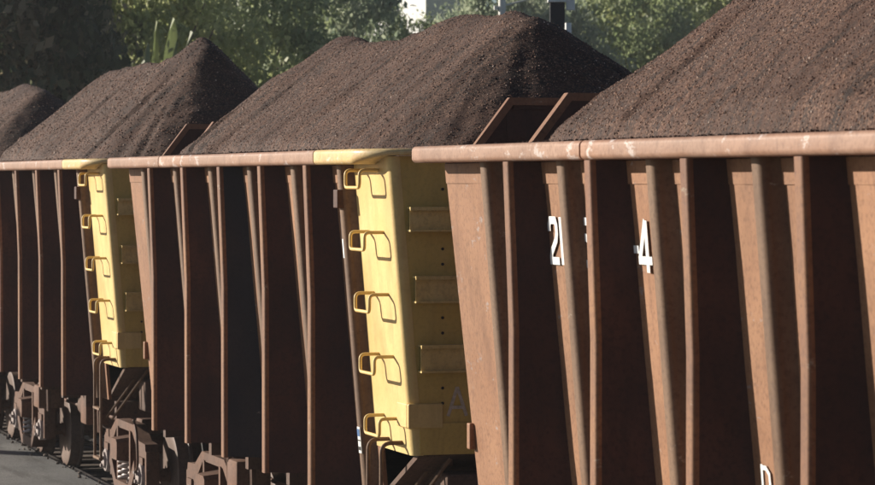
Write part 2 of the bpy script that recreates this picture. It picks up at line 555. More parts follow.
def b_stirrup(s):
    def f(bm):
        z = 1.60; w_ = wd(z); o = w_ - 0.15
        def P(u, o_, zz): return (u, s * (HW - o_), zz)
        for u in (8.27, 8.59):
            tube(bm, bend([P(u, w_ + 0.02, z), P(u, o, z), P(u, o, 0.62)], 0.07, 6), 0.014, 8)
        for zz in (1.12, 0.64):
            box(bm, 8.27, 8.59, min(s * (HW - o - 0.02), s * (HW - o + 0.02)), max(s * (HW - o - 0.02), s * (HW - o + 0.02)), zz - 0.01, zz + 0.012)
        for u in (8.35, 8.62):
            tube(bm, [P(u, w_ - 0.05, 1.02), P(u + 0.12, w_ + 0.28, 1.50)], 0.014, 6)
    return f

# ---- bogie pieces (local to wagon, u = bogie centre)
SFY = 0.80
def b_sideframe(bm):
    # outline of a cast side frame, in x,z about the bogie centre, built of joined cast members
    def prism(poly, y0, y1):
        loft(bm, [[Vector((x, y, z)) for x, z in poly] for y in (y0, y1)])
    y0, y1 = -0.065, 0.065
    top = [(-1.02, 0.60), (-0.72, 0.60), (-0.40, 0.82), (0.40, 0.82), (0.72, 0.62), (1.02, 0.60), (1.06, 0.66), (1.03, 0.75), (0.74, 0.76), (0.44, 0.90), (-0.44, 0.90), (-0.74, 0.76), (-1.03, 0.75), (-1.06, 0.66)]
    prism(top, y0, y1)
    bot = [(-0.66, 0.44), (-0.36, 0.18), (0.36, 0.18), (0.66, 0.44), (0.62, 0.56), (0.32, 0.29), (-0.32, 0.29), (-0.62, 0.56)]
    prism(bot, y0 - 0.03, y1 + 0.03)
    for s in (-1, 1):
        prism([(s * 0.29, 0.28), (s * 0.35, 0.28), (s * 0.35, 0.83), (s * 0.29, 0.83)][::s], y0 - 0.012, y1 + 0.012)
        # pedestal jaws
        prism([(s * 0.70, 0.30), (s * 0.77, 0.30), (s * 0.77, 0.62), (s * 0.66, 0.62)][::s], y0, y1)
        prism([(s * 1.03, 0.34), (s * 1.09, 0.34), (s * 1.09, 0.68), (s * 1.02, 0.68)][::s], y0, y1)
        box(bm, s * 0.90 - 0.10, s * 0.90 + 0.10, y0 - 0.02, y1 + 0.02, 0.545, 0.615)
def b_spring(bm):
    pts = []
    turns = 5; n = 14
    for i in range(turns * n + 1):
        a = 2 * math.pi * i / n
        pts.append((0.068 * math.cos(a), 0.068 * math.sin(a), 0.30 + 0.27 * i / (turns * n)))
    tube(bm, pts, 0.0165, 7)
def b_wheel(bm):
    lathe(bm, [(-0.062, 0.355), (-0.062, 0.40), (-0.055, 0.425), (0.052, 0.435), (0.062, 0.46), (0.088, 0.46), (0.092, 0.44), (0.09, 0.375), (0.045, 0.35), (0.02, 0.18), (0.045, 0.12), (0.045, 0.09), (-0.05, 0.09), (-0.05, 0.13), (-0.02, 0.19), (0.0, 0.34)], n=40)
def b_axle(bm):
    lathe(bm, [(-0.92, 0.06), (-0.62, 0.065), (-0.60, 0.085), (0.60, 0.085), (0.62, 0.065), (0.92, 0.06)], n=16)
def b_cap(bm):
    lathe(bm, [(0.0, 0.125), (-0.06, 0.125), (-0.075, 0.115), (-0.078, 0.085), (-0.10, 0.08), (-0.105, 0.03)], n=24)
    for k in range(3):
        a = k * 2.094 + 0.5
        lathe(bm, [(-0.095, 0.02), (-0.125, 0.02)], n=6, cx=0.055 * math.cos(a), cz=0.055 * math.sin(a))
def b_bolster(bm):
    prof = [(-0.20, 0.50), (0.20, 0.50), (0.22, 0.60), (0.22, 0.72), (0.16, 0.76), (-0.16, 0.76), (-0.22, 0.72), (-0.22, 0.60)]
    ring = lambda y, s: [Vector((x * s, y, 0.62 + (z - 0.62) * s)) for x, z in prof]
    loft(bm, [ring(-0.98, 0.8), ring(-0.75, 1.0), ring(0.75, 1.0), ring(0.98, 0.8)])
    box(bm, -0.3, 0.3, -0.3, 0.3, 0.76, 0.93, 0.03)
    for s in (-1, 1): box(bm, -0.14, 0.14, s * 0.62 - 0.1, s * 0.62 + 0.1, 0.765, 0.93, 0.02)
def b_beam(bm):
    # brake beam with hangers
    tube(bm, [(0, -0.5, 0.42), (0, 0.5, 0.42)], 0.04, 8)
    for s in (-1, 1): box(bm, -0.04, 0.05, s * 0.535 - 0.05, s * 0.535 + 0.05, 0.28, 0.6, 0.015)
BRK = {}
def bogie(u, parent):
    e = bpy.data.objects.new('bogie', None); col.objects.link(e); e.parent = parent; e.location = (u, 0, 0)
    e.empty_display_size = 0.2
    def sub(key, name, fn, m, loc, smooth=40, rz=0):
        o = part('bg_' + key, name, fn, m, e, smooth, loc)
        o.location = loc; o.rotation_euler = (0, 0, rz)
        return o
    for s in (-1, 1):
        sub('frame', 'side_frame', b_sideframe, M['bogie'], (0, s * SFY, 0), 30)
        for du, dy in ((-0.17, -0.02), (0.0, 0.055), (0.0, -0.12), (0.17, -0.02)):
            sub('spring', 'coil_spring', b_spring, M['spring'], (du, s * (SFY + dy), 0))
        for q in (-1, 1):
            sub('wheel', 'wheel', b_wheel, M['bare_wheel'], (q * 0.90, s * 0.535, 0.435), 35, 0 if s < 0 else math.pi)
            sub('cap', 'axle_cap', b_cap, M['cap'], (q * 0.90, s * (SFY + 0.02), 0.435), 35, 0 if s < 0 else math.pi)
    for q in (-1, 1):
        sub('axle', 'axle', b_axle, M['bogie'], (q * 0.90, 0, 0.435), 35)
        sub('beam', 'brake_beam', b_beam, M['under'], (q * 0.37, 0, 0), 35)
    sub('bolster', 'bolster', b_bolster, M['bogie'], (0, 0, 0), 30)
    return e
M['bare_wheel'] = painted('wheel_steel', (0.12, 0.075, 0.055), (0.05, 0.03, 0.025), (0.2, 0.13, 0.10), (0.4, 0.36, 0.34), rough=0.55)
M['cap'] = painted('axle_cap_paint', (0.34, 0.28, 0.26), (0.14, 0.09, 0.08), (0.42, 0.36, 0.34), (0.5, 0.46, 0.44), rough=0.5)

def b_under(bm):
    box(bm, 0.15, 8.78, -0.16, 0.16, 0.96, 1.16)            # centre sill
    for u in (0.6, 2.49, 3.84, 5.2, 6.55, 8.2):
        box(bm, u - 0.05, u + 0.05, -1.12, -0.163, 1.0, 1.165)
        box(bm, u - 0.05, u + 0.05, 0.163, 1.12, 1.0, 1.165)
def b_floor(bm):
    box(bm, 0.3, 8.0, -1.14, 1.14, 1.167, 1.20)
    loft(bm, [[Vector((x, y, z)) for x, z in ((7.92, 1.17), (8.76, 1.52), (8.76, 1.56), (7.92, 1.21))] for y in (-1.13, 1.13)])
def b_sill_r(bm):
    box(bm, 8.5, 8.80, -0.95, 0.95, 1.10, 1.40, 0.02)
def b_brace(y):
    return lambda bm: loft(bm, [[Vector((x, yy, z)) for x, z in ((8.0, 1.18), (8.7, 1.45), (8.7, 1.52), (8.0, 1.26))] for yy in (y - 0.02, y + 0.02)])
def b_coupler(sg, u):
    def f(bm):
        box(bm, min(u, u + sg * 0.28), max(u, u + sg * 0.28), -0.07, 0.07, 0.86, 1.02, 0.02)
        a = u + sg * 0.28
        loft(bm, [[Vector((x, y, z)) for x, y in ((a, -0.09), (a + sg * 0.10, -0.15), (a + sg * 0.26, -0.15), (a + sg * 0.16, 0.0), (a + sg * 0.25, 0.13), (a + sg * 0.08, 0.14), (a, 0.09))[::int(sg)]] for z in (0.80, 1.06)])
    return f
def b_hose(bm):
    tube(bm, bend([(8.72, -0.42, 1.05), (8.86, -0.42, 1.0), (9.02, -0.40, 0.62), (9.26, -0.36, 0.58), (9.42, -0.34, 0.95)], 0.15, 6), 0.022, 8)
def b_gear(bm):
    for y in (-0.62,):
        tube(bm, bend([(0.5, y, 0.95), (1.6, y, 1.02), (2.4, y, 0.78), (6.2, y, 0.80), (7.1, y, 1.0), (8.6, y, 0.98)], 0.3, 4), 0.018, 6)
    for u in (2.45, 3.3, 6.4):
        tube(bm, [(u, -0.95, 1.17), (u + 0.05, -0.95, 0.72)], 0.025, 6)
    box(bm, 2.6, 2.95, -1.0, -0.7, 0.72, 0.98, 0.02)
    box(bm, 5.9, 6.2, -1.05, -0.8, 0.78, 1.1, 0.02)
    tube(bm, bend([(8.5, -1.0, 1.0), (8.75, -1.02, 0.9), (8.8, -1.02, 0.6), (8.6, -1.0, 0.5)], 0.1, 4), 0.014, 6)
def b_cyl(bm):
    # brake cylinder and reservoir slung below the sill
    for u, r, l in ((4.6, 0.17, 0.6), (3.6, 0.13, 0.8)):
        rings = []
        for x, q in ((u, 0.6), (u + 0.04, 1), (u + l - 0.04, 1), (u + l, 0.6)):
            rings.append([Vector((x, -0.55 + r * q * math.cos(k * math.pi / 8), 0.80 + r * q * math.sin(k * math.pi / 8))) for k in range(16)])
        loft(bm, rings)
        for x in (u + 0.12, u + l - 0.16): box(bm, x, x + 0.04, -0.6, -0.5, 0.9, 1.16)
    tube(bm, [(0.9, -0.5, 0.86), (8.4, -0.5, 0.86)], 0.02, 6)

GROUP = 'ore wagons of the train'
GLYPH = {      # condensed gothic strokes in a unit cell
 '2': [[(0.12, 0.70), (0.12, 0.82), (0.24, 0.93), (0.5, 0.93), (0.78, 0.93), (0.88, 0.82), (0.88, 0.66), (0.78, 0.52), (0.22, 0.26), (0.12, 0.14), (0.12, 0.07)], [(0.0, 0.075), (1.0, 0.075)]],
 '1': [[(0.5, 0.0), (0.5, 1.0)]],
 '5': [[(0.14, 0.46), (0.14, 1.0)], [(0.14, 0.93), (0.95, 0.93)], [(0.14, 0.52), (0.3, 0.60), (0.6, 0.60), (0.85, 0.52), (0.88, 0.32), (0.85, 0.12), (0.6, 0.06), (0.3, 0.06), (0.12, 0.12), (0.12, 0.27)]],
 '-': [[(0.0, 0.5), (1.0, 0.5)]],
 '4': [[(0.64, 1.0), (0.10, 0.26)], [(0.0, 0.23), (1.0, 0.23)], [(0.68, 0.0), (0.68, 1.0)]],
 'D': [[(0.12, 0.0), (0.12, 1.0)], [(0.12, 0.93), (0.55, 0.93), (0.85, 0.8), (0.88, 0.5), (0.85, 0.2), (0.55, 0.07), (0.12, 0.07)]],
 'A': [[(0.08, 0.0), (0.5, 1.0)], [(0.92, 0.0), (0.5, 1.0)], [(0.24, 0.3), (0.76, 0.3)]],
}
def glyph_mesh(ch, h, width, sw):
    """flat painted strokes about 2 mm thick; returns a mesh in x, y with height in z"""
    bm = bmesh.new()
    for si, st in enumerate(GLYPH[ch]):
        pts = [Vector((x * width, y * h, 0)) for x, y in st]
        L, Rr = [], []
        for i, p in enumerate(pts):
            d0 = (p - pts[i - 1]).normalized() if i else None
            d1 = (pts[i + 1] - p).normalized() if i < len(pts) - 1 else None
            d = ((d0 or d1) + (d1 or d0)).normalized()
            n = Vector((-d.y, d.x, 0))
            q = sw / 2 / max(0.6, (n.dot(Vector((-(d1 or d0).y, (d1 or d0).x, 0)))))
            L.append(p + n * q); Rr.append(p - n * q)
        zt = 0.0022 + 0.0007 * si
        rings = [[a, b, b + Vector((0, 0, zt)), a + Vector((0, 0, zt))] for a, b in zip(L, Rr)]
        loft(bm, rings)
    bmesh.ops.recalc_face_normals(bm, faces=bm.faces)
    me = bpy.data.meshes.new('glyph'); bm.to_mesh(me); bm.free()
    return me
def lettering(name, body, u, z, h, width, parent, m, sw=0.034):
    """lettering laid on the sloping near wall; lower-left corner at u, z"""
    me = glyph_mesh(body, h, width, sw)
    for v in me.vertices:
        zz = z + v.co.y
        v.co = Vector((u + v.co.x, -(HW - wd(zz) + 0.008 + v.co.z), zz))
    return link(name, me, m, parent)

def wagon(n, label, seam, rib_special=()):
    x0 = -18.23 - PITCH_X * n
    t = thing('ore_wagon', label, 'train wagon', (x0, CY, 0), GROUP)
    for s in (-1, 1):
        part(('wall', s), 'side_wall', b_wall(s), M['wall'], t)
        part(('band', s), 'wall_strip', b_band(s), M['wall'], t)
        for i, u in enumerate(DEEP):
            sp = (s == -1 and i in rib_special)
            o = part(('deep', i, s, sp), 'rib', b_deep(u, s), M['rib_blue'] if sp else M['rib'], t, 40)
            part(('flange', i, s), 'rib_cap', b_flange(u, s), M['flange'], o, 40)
            if sp: o['label'] = 'rib repainted in dark blue grey'
        for i, u in enumerate(SHAL):
            part(('shal', i, s), 'rounded_rib', b_shal(u, s), M['post'], t, 40)
        part(('post', s), 'corner_post', b_shal(7.83, s, 0.06), M['post'], t, 40)
        # top rail: two lengths with an open joint, then the painted rounded end
        part(('rail_a', s, seam), 'top_rail', b_rail(0.02, seam - 0.02, s), M['rail'], t, 40)
        part(('rail_b', s, seam), 'top_rail', b_rail(seam + 0.004, 7.55, s), M['rail'], t, 40)
        part(('rail_c', s), 'rail_corner', b_rail(7.575, 8.50, s, True), M['yellow_rail'], t, 40)
        for i in range(5):
            part(('rung', i, s), 'rung', b_rung(3.395 - 0.41 * i, s), M['yellow'] if i < 5 else M['bogie'], t, True)
        part(('stirrup', s), 'stirrup', b_stirrup(s), M['post'], t, True)
    for s in (-1, 1): part(('shell', s), 'ladder_panel', b_shell(s), M['yellow'], t, 40)
    part('eplate', 'end_panel', b_endplate, M['end_yellow'], t)
    part('board_r', 'end_board', b_board(8.86, 0.05, True, 1), M['rib'], t, 40)  # dark rib tone stands in for the boards' shade
    part('board_l', 'end_board', b_board(0.12, 0.075, False, -1), M['rib'], t, 40)
    for key, uu, th, lp, sg in (('r', 8.86, 0.05, True, 1), ('l', 0.12, 0.075, False, -1)):
        part('edge_' + key, 'board_edge', b_board(uu, th, lp, sg, True), M['flange'], t, 40)  # lighter cap tone carries the lit edges of the boards
    for i, (z0, z1) in enumerate(((2.995, 3.155), (2.53, 2.705), (2.075, 2.255))):
        part(('chan', i), 'channel', b_channel(z0, z1), M['channel'], t)
    def b_lowband(bm):
        ym = HW - wd(1.7) - 0.06
        box(bm, 8.798, 8.812, -ym, ym, 1.535, 1.74)
    part('lowband', 'end_strip', b_lowband, M['end_yellow'], t)
    def b_patch(bm):
        box(bm, 8.55, 8.78, -(HW - wd(1.79) + 0.018), -(HW - wd(1.79) - 0.03), 1.71, 1.87, 0.008)
        box(bm, 8.78, 8.822, -(HW - wd(1.79) + 0.016), -(HW - wd(1.79) - 0.22), 1.71, 1.87, 0.008)
    def b_holes(bm):
        for z in (3.27, 2.88, 2.78, 2.43, 2.33, 1.97, 1.87):
            for y in (-0.98, 0.0, 0.98):
                rings = [[Vector((x, y + 0.010 * math.cos(k * math.pi / 5), z + 0.010 * math.sin(k * math.pi / 5))) for k in range(10)] for x in (8.795, 8.803)]
                loft(bm, rings)
    tag(part('holes', 'bolt_row', b_holes, M['black'], t), kind='stuff')
    part('patch', 'corner_plate', b_patch, M['yellow'], t)
    def b_endl(bm):
        rings = []
        for z in (ZR0 + 0.06, ZB):
            ul = 0.10 + 0.083 * max(0, ZR0 - z); y = HW - wd(z) - 0.001
            rings.append([Vector((a, b, z)) for a, b in ((ul, -y), (ul + 0.03, -y), (ul + 0.03, y), (ul, y))])
        loft(bm, rings)
    part('endl', 'end_wall', b_endl, M['rib'], t)
    def b_endrail_l(bm): box(bm, -0.015, 0.14, -HW + 0.16, HW - 0.16, ZR0 + 0.02, ZR1 - 0.03, 0.01)
    part('endrail_l', 'end_rail', b_endrail_l, M['rail'], t)
    part('under', 'centre_sill', b_under, M['under'], t)
    part('floor', 'floor', b_floor, M['under'], t)
    part('sill_r', 'end_sill', b_sill_r, M['under'], t)
    for y in (-0.9, -0.35, 0.35, 0.9): part(('brace', y), 'end_brace', b_brace(y), M['under'], t)
    part('cyl', 'brake_cylinder', b_cyl, M['under'], t, 40)
    tag(part('gear', 'brake_rigging', b_gear, M['bogie'], t, 40), kind='stuff')
    part('coup_r', 'coupler', b_coupler(1, 8.80), M['bogie'], t)
    part('coup_l', 'coupler', b_coupler(-1, 0.15), M['bogie'], t)
    part('hose', 'brake_hose', b_hose, M['black'], t, True)
    def b_clip(bm): box(bm, 7.77, 7.875, -(HW - wd(3.2) + 0.125), -(HW - wd(3.2) + 0.06), 3.14, 3.265, 0.006)
    part('clip', 'clip', b_clip, M['rib'], t)
    def b_lug(bm): box(bm, 0.215, 0.275, -(HW - wd(1.77) + 0.035), -(HW - wd(1.77) - 0.02), 1.69, 1.85, 0.008)
    part('lug', 'lug', b_lug, M['wall'], t)
    bogie(1.45, t); bogie(7.35, t)
    return t, x0
M['yellow_rail'] = painted('yellow_rail_paint', (0.66, 0.46, 0.19), (0.40, 0.22, 0.10), (0.68, 0.54, 0.30), (0.72, 0.66, 0.58), rough=0.5, scuff_amt=0.60, streak=(3, 3, 2))
M['end'] = painted('end_board_paint', (0.16, 0.08, 0.06), (0.06, 0.03, 0.025), (0.24, 0.13, 0.10), (0.4, 0.3, 0.25))

labels = ['rust brown ore wagon nearest the camera, with large white numbers painted between its ribs',
          'rust brown ore wagon second from camera, with white sticker beside its yellow end',
          'rust brown ore wagon third from the camera, at left, above exposed springs',
          'hindmost ore wagon at the left edge, mostly out of frame behind the third one']
wagons = []
for n in range(4):
    t, x0 = wagon(n, labels[n], 3.12 if n == 0 else 2.32, (2,) if n == 1 else ())
    wagons.append((t, x0))

# lettering
t3 = wagons[0][0]; t2 = wagons[1][0]
for ch, u, z, h, wd_, sw, lb in (
        ('2', 1.99, 2.865, 0.262, 0.155, 0.042, 'white painted numeral 2'), ('1', 2.175, 2.865, 0.262, 0.05, 0.044, 'white painted numeral 1'),
        ('5', 2.52, 2.865, 0.262, 0.155, 0.042, 'white painted numeral 5'), ('-', 3.325, 2.955, 0.04, 0.07, 0.04, 'white painted hyphen'),
        ('4', 3.39, 2.86, 0.265, 0.19, 0.042, 'white painted numeral 4'), ('D', 4.80, 1.80, 0.20, 0.12, 0.022, 'white painted letter D low on the wall')):
    lettering('numeral' if ch not in 'D-' else ('letter' if ch == 'D' else 'hyphen'), ch, u, z, h, wd_, t3, M['white'], sw)['label'] = lb
me = glyph_mesh('A', 0.19, 0.15, 0.022)
for v in me.vertices: v.co = Vector((8.7985 + v.co.z, -0.955 + v.co.x, 1.785 + v.co.y))
link('letter', me, M['faint'], t2)['label'] = 'faint pale letter A on the end panel'
def post_patch(z0, z1, k0, k1, off, thick):
    """thin sheet wrapped round the face of the corner post; k runs 0 (left flank) to 2 (right flank)"""
    bm = bmesh.new(); rings = []
    for z in (z0, z1):
        o = wd(z) - 0.095; pts = []
        for n_, rr in enumerate((0.05 + off + thick, 0.05 + off)):
            row = []
            for k in range(13):
                a = math.pi / 2 * (k0 + (k1 - k0) * k / 12)
                cc = 7.83 + (-0.01 if a <= math.pi / 2 else 0.01)
                row.append((cc - rr * math.cos(a), o + 0.05 - rr * math.sin(a)))
            pts += row if n_ == 0 else row[::-1]
        rings.append([Vector((u, -(HW - b), z)) for u, b in pts])
    loft(bm, rings)
    return bm
o = obj('sticker', post_patch(1.47, 1.65, 0.45, 1.30, 0.0015, 0.002), M['white'], t2); o['label'] = 'white sticker with blue print and bars'
obj('sticker_print', post_patch(1.585, 1.635, 0.55, 1.22, 0.004, 0.001), M['blue'], o)
obj('sticker_bar', post_patch(1.553, 1.562, 0.55, 1.22, 0.004, 0.001), M['black'], o)
obj('sticker_bar', post_patch(1.490, 1.515, 1.0, 1.22, 0.004, 0.001), M['black'], o)
# worn white paint mark on the same post, two slanting dabs
o = obj('paint_mark', post_patch(2.93, 3.10, 0.72, 0.88, 0.0012, 0.0008), M['white'], t2); o['label'] = 'worn white paint mark on the post'
obj('paint_mark', post_patch(2.80, 2.93, 0.86, 1.04, 0.0012, 0.0008), M['white'], t2)

# ------------------------------------------------------------------ ore mounds
def smin(a, b, k):
    h = np.clip(0.5 + 0.5 * (b - a) / k, 0, 1)
    return b * (1 - h) + a * h - k * h * (1 - h)
def smax(a, b, k): return -smin(-a, -b, k)
def vnoise(shape_u, shape_v, U, V, fu, fv, seed, oct_=4):
    out = np.zeros_like(U); amp = 1.0; tot = 0
    for o in range(oct_):
        rgn = np.random.RandomState(seed + o * 17)
        G = rgn.rand(256, 256) * 2 - 1
        a = (U * fu * 2 ** o + 37.3 * o) % 256; b = (V * fv * 2 ** o + 11.1 * o) % 256
        i = np.floor(a).astype(int); j = np.floor(b).astype(int)
        fa = a - i; fb = b - j
        fa = fa * fa * (3 - 2 * fa); fb = fb * fb * (3 - 2 * fb)
        i0 = i % 256; i1 = (i + 1) % 256; j0 = j % 256; j1 = (j + 1) % 256
        out += amp * ((G[i0, j0] * (1 - fa) + G[i1, j0] * fa) * (1 - fb) + (G[i0, j1] * (1 - fa) + G[i1, j1] * fa) * fb)
        tot += amp; amp *= 0.55
    return out / tot

ZP = 3.47
def mound(idx, x0, prof, label, step, ends=(2.7, 7.3), half=1.38, soft=0.014):
    """height field: heap with conical ends whose crest follows prof (u, height)"""
    nu = int(8.6 / step); nv = int(2.66 / step)
    u = np.linspace(0.17, 8.77, nu); v = np.linspace(-1.33, 1.33, nv)
    U, V = np.meshgrid(u, v, indexing='ij')
    cu = np.clip(U, ends[0], ends[1])
    wob = 0.10 * vnoise(0, 0, U, V * 0, 0.7, 0.1, 7 + idx, 2)
    d = np.sqrt((U - cu) ** 2 + (np.abs(V - wob) ** 2) + soft) - 0.7 * math.sqrt(soft)
    H0 = np.interp(cu + 0.3 * vnoise(0, 0, U, V, 0.9, 0.9, 11 + idx, 2), [p[0] for p in prof], [p[1] for p in prof])
    sl = H0 / half
    H = H0 - sl * d
    ang = np.arctan2(V, U - cu)
    side = np.clip(np.abs(V) / 0.5, 0, 1)
    along = np.where(np.abs(U - cu) > 1e-6, cu + ang * 0.9, U)
    H += 0.045 * vnoise(0, 0, U, V, 0.9, 0.9, 20 + idx, 4)
    gul = vnoise(0, 0, along + 0.12 * V, d, 2.6, 0.35, 40 + idx, 4)
    H += side * (0.06 * gul - 0.035 * np.clip(np.abs(vnoise(0, 0, along, d, 1.5, 0.25, 70 + idx, 2)) * -6 + 1, 0, 1))
    H += 0.014 * vnoise(0, 0, U, V, 8, 8, 80 + idx, 3)
    H = smax(H, -0.30 + 0.05 * vnoise(0, 0, U, V, 1.5, 1.5, 33, 3), 0.08)
    border = np.clip(np.minimum(np.minimum(U - 0.17, 8.77 - U), 1.33 - np.abs(V)) / 0.06, 0, 1)
    Z = ZP + np.minimum(H, H * (0.5 + 0.5 * border))
    V = V * np.minimum(1.0, (1.5 - (0.16 + 0.083 * (3.435 - Z)) - 0.045) / 1.33)
    co = np.stack([U, V, Z], -1).reshape(-1, 3)
    ii = np.arange(nu * nv).reshape(nu, nv)
    f = np.stack([ii[:-1, :-1], ii[1:, :-1], ii[1:, 1:], ii[:-1, 1:]], -1).reshape(-1, 4)
    # skirt down inside the wagon so the load is a solid body
    loop = list(ii[:, 0]) + list(ii[-1, 1:]) + list(ii[-2::-1, -1]) + list(ii[0, -2:0:-1])
    base = len(co)
    low = co[loop].copy(); low[:, 2] = 2.72; low[:, 1] *= 0.9; low[:, 0] = 4.47 + (low[:, 0] - 4.47) * 0.97
    co = np.vstack([co, low]); m_ = len(loop)
    sk = [[loop[k], base + k, base + (k + 1) % m_, loop[(k + 1) % m_]] for k in range(m_)]
    faces = f.tolist() + [[int(a) for a in q] for q in sk] + [[base + k for k in range(m_)][::1]]
    me = bpy.data.meshes.new('ore_mound'); me.from_pydata(co.tolist(), [], faces); me.update()
    for p in me.polygons: p.use_smooth = True
    o = link('ore_mound', me, M['ore']); o.location = (x0, CY, 0)
    tag(o, label, 'ore pile', 'mounds of dark ore heaped in the wagons')
    # crumbs lying on the rail beside the load
    bm = bmesh.new(); rc = random.Random(idx + 50)
    for k in range(420):
        cx_ = rc.gauss(rc.choice((3.2, 4.5, 5.8)), 1.2)
        if not 0.3 < cx_ < 8.2: continue
        r_ = rc.uniform(0.004, 0.011)
        bmesh.ops.create_icosphere(bm, subdivisions=1, radius=r_, matrix=Matrix.Translation((cx_, -rc.uniform(1.345, 1.345 + 0.15 * rc.random() ** 2), ZR1 + r_ * 0.5)))
    tag(obj('spilled_ore', bm, M['ore'], o), kind='stuff')
    return o

mounds = []
mounds.append(mound(0, wagons[0][1], [(2.2, 0.98), (2.7, 1.10), (3.4, 1.24), (4.5, 1.32), (6.5, 1.22)], 'biggest mound of dark brown ore, running off the top right of the photo', 0.025, (2.2, 7.3)))
mounds.append(mound(1, wagons[1][1], [(2.2, 0.95), (2.75, 1.11), (3.4, 1.02), (4.3, 0.98), (5.3, 1.02), (6.0, 1.11), (6.6, 1.07), (7.2, 1.09), (7.7, 1.02)], 'dark ore mound in the middle, flat double top right below the black signal', 0.03, (2.3, 7.65)))
mounds.append(mound(2, wagons[2][1], [(2.2, 1.02), (2.7, 1.15), (4.2, 1.17), (5.2, 1.14), (6.1, 1.20), (6.75, 1.34), (7.2, 1.18)], 'dark ore mound left of the middle, sharp peak before the pale trees', 0.035, (2.2, 7.1), soft=0.004))
mounds.append(mound(3, wagons[3][1], [(2.8, 1.05), (5.0, 1.13), (5.8, 1.20), (7.3, 1.05)], 'low dark ore mound at the left edge in front of the shaded tree', 0.05))

# loose lumps over each mound (uncountable)
bm = bmesh.new()
bmesh.ops.create_icosphere(bm, subdivisions=1, radius=1.0)
rl = random.Random(5)
for v_ in bm.verts: v_.co *= rl.uniform(0.7, 1.15)
lump_me = bpy.data.meshes.new('ore_lump'); bm.to_mesh(lump_me); bm.free()
lump_me.materials.append(M['lump'])
lump_src = bpy.data.objects.new('ore_lump', lump_me)      # source shape of the scatter, lies inside the first load
col.objects.link(lump_src)
lump_src.parent = mounds[0]; lump_src.location = (4, 0, 2.9); lump_src.scale = (0.02, 0.02, 0.02)

def scatter(target, density, rmin, rmax, seed):
    ng = bpy.data.node_groups.new('loose_lumps', 'GeometryNodeTree')
    ng.interface.new_socket('Geometry', in_out='INPUT', socket_type='NodeSocketGeometry')
    ng.interface.new_socket('Geometry', in_out='OUTPUT', socket_type='NodeSocketGeometry')
    N = ng.nodes; L = ng.links
    gi = N.new('NodeGroupInput'); go = N.new('NodeGroupOutput')
    oi = N.new('GeometryNodeObjectInfo'); oi.inputs['Object'].default_value = target; oi.transform_space = 'RELATIVE'
    li = N.new('GeometryNodeObjectInfo'); li.inputs['Object'].default_value = lump_src; li.inputs['As Instance'].default_value = True
    li.transform_space = 'ORIGINAL'
    dp = N.new('GeometryNodeDistributePointsOnFaces'); dp.inputs['Density'].default_value = density; dp.inputs['Seed'].default_value = seed
    nm = N.new('GeometryNodeInputNormal'); sx = N.new('ShaderNodeSeparateXYZ'); cmpn = N.new('FunctionNodeCompare')
    cmpn.data_type = 'FLOAT'; cmpn.operation = 'GREATER_THAN'; cmpn.inputs[1].default_value = 0.3
    L.new(nm.outputs[0], sx.inputs[0]); L.new(sx.outputs[2], cmpn.inputs[0]); L.new(cmpn.outputs[0], dp.inputs['Selection'])
    ip = N.new('GeometryNodeInstanceOnPoints')
    rr = N.new('FunctionNodeRandomValue'); rr.data_type = 'FLOAT_VECTOR'
    rr.inputs[0].default_value = (0, 0, 0); rr.inputs[1].default_value = (6.28, 6.28, 6.28)
    rs_ = N.new('FunctionNodeRandomValue'); rs_.data_type = 'FLOAT'
    rs_.inputs[2].default_value = 0.0; rs_.inputs[3].default_value = 1.0
    pw = N.new('ShaderNodeMath'); pw.operation = 'POWER'; pw.inputs[1].default_value = 3.0
    ml = N.new('ShaderNodeMath'); ml.operation = 'MULTIPLY_ADD'; ml.inputs[1].default_value = rmax - rmin; ml.inputs[2].default_value = rmin
    L.new(rs_.outputs[1], pw.inputs[0]); L.new(pw.outputs[0], ml.inputs[0])
    L.new(oi.outputs['Geometry'], dp.inputs['Mesh'])
    L.new(dp.outputs['Points'], ip.inputs['Points'])
    L.new(li.outputs['Geometry'], ip.inputs['Instance'])
    L.new(rr.outputs[0], ip.inputs['Rotation']); L.new(ml.outputs[0], ip.inputs['Scale'])
    L.new(ip.outputs[0], go.inputs[0])
    me = bpy.data.meshes.new('loose_ore')
    o = bpy.data.objects.new('loose_ore', me); col.objects.link(o)
    o.parent = target
    md = o.modifiers.new('scatter', 'NODES'); md.node_group = ng
    tag(o, kind='stuff')
    return o
scatter(mounds[0], 3600, 0.002, 0.0066, 1)
scatter(mounds[1], 2200, 0.002, 0.0075, 2)
scatter(mounds[2], 1000, 0.003, 0.011, 3)
scatter(mounds[3], 500, 0.003, 0.012, 4)

# ------------------------------------------------------------------ background vegetation
def at(px, dist):
    r = (px - 437.5) / 3100.0 * dist
    return Vector((-dist * math.cos(TH) + r * math.sin(TH), dist * math.sin(TH) + r * math.cos(TH), 0))

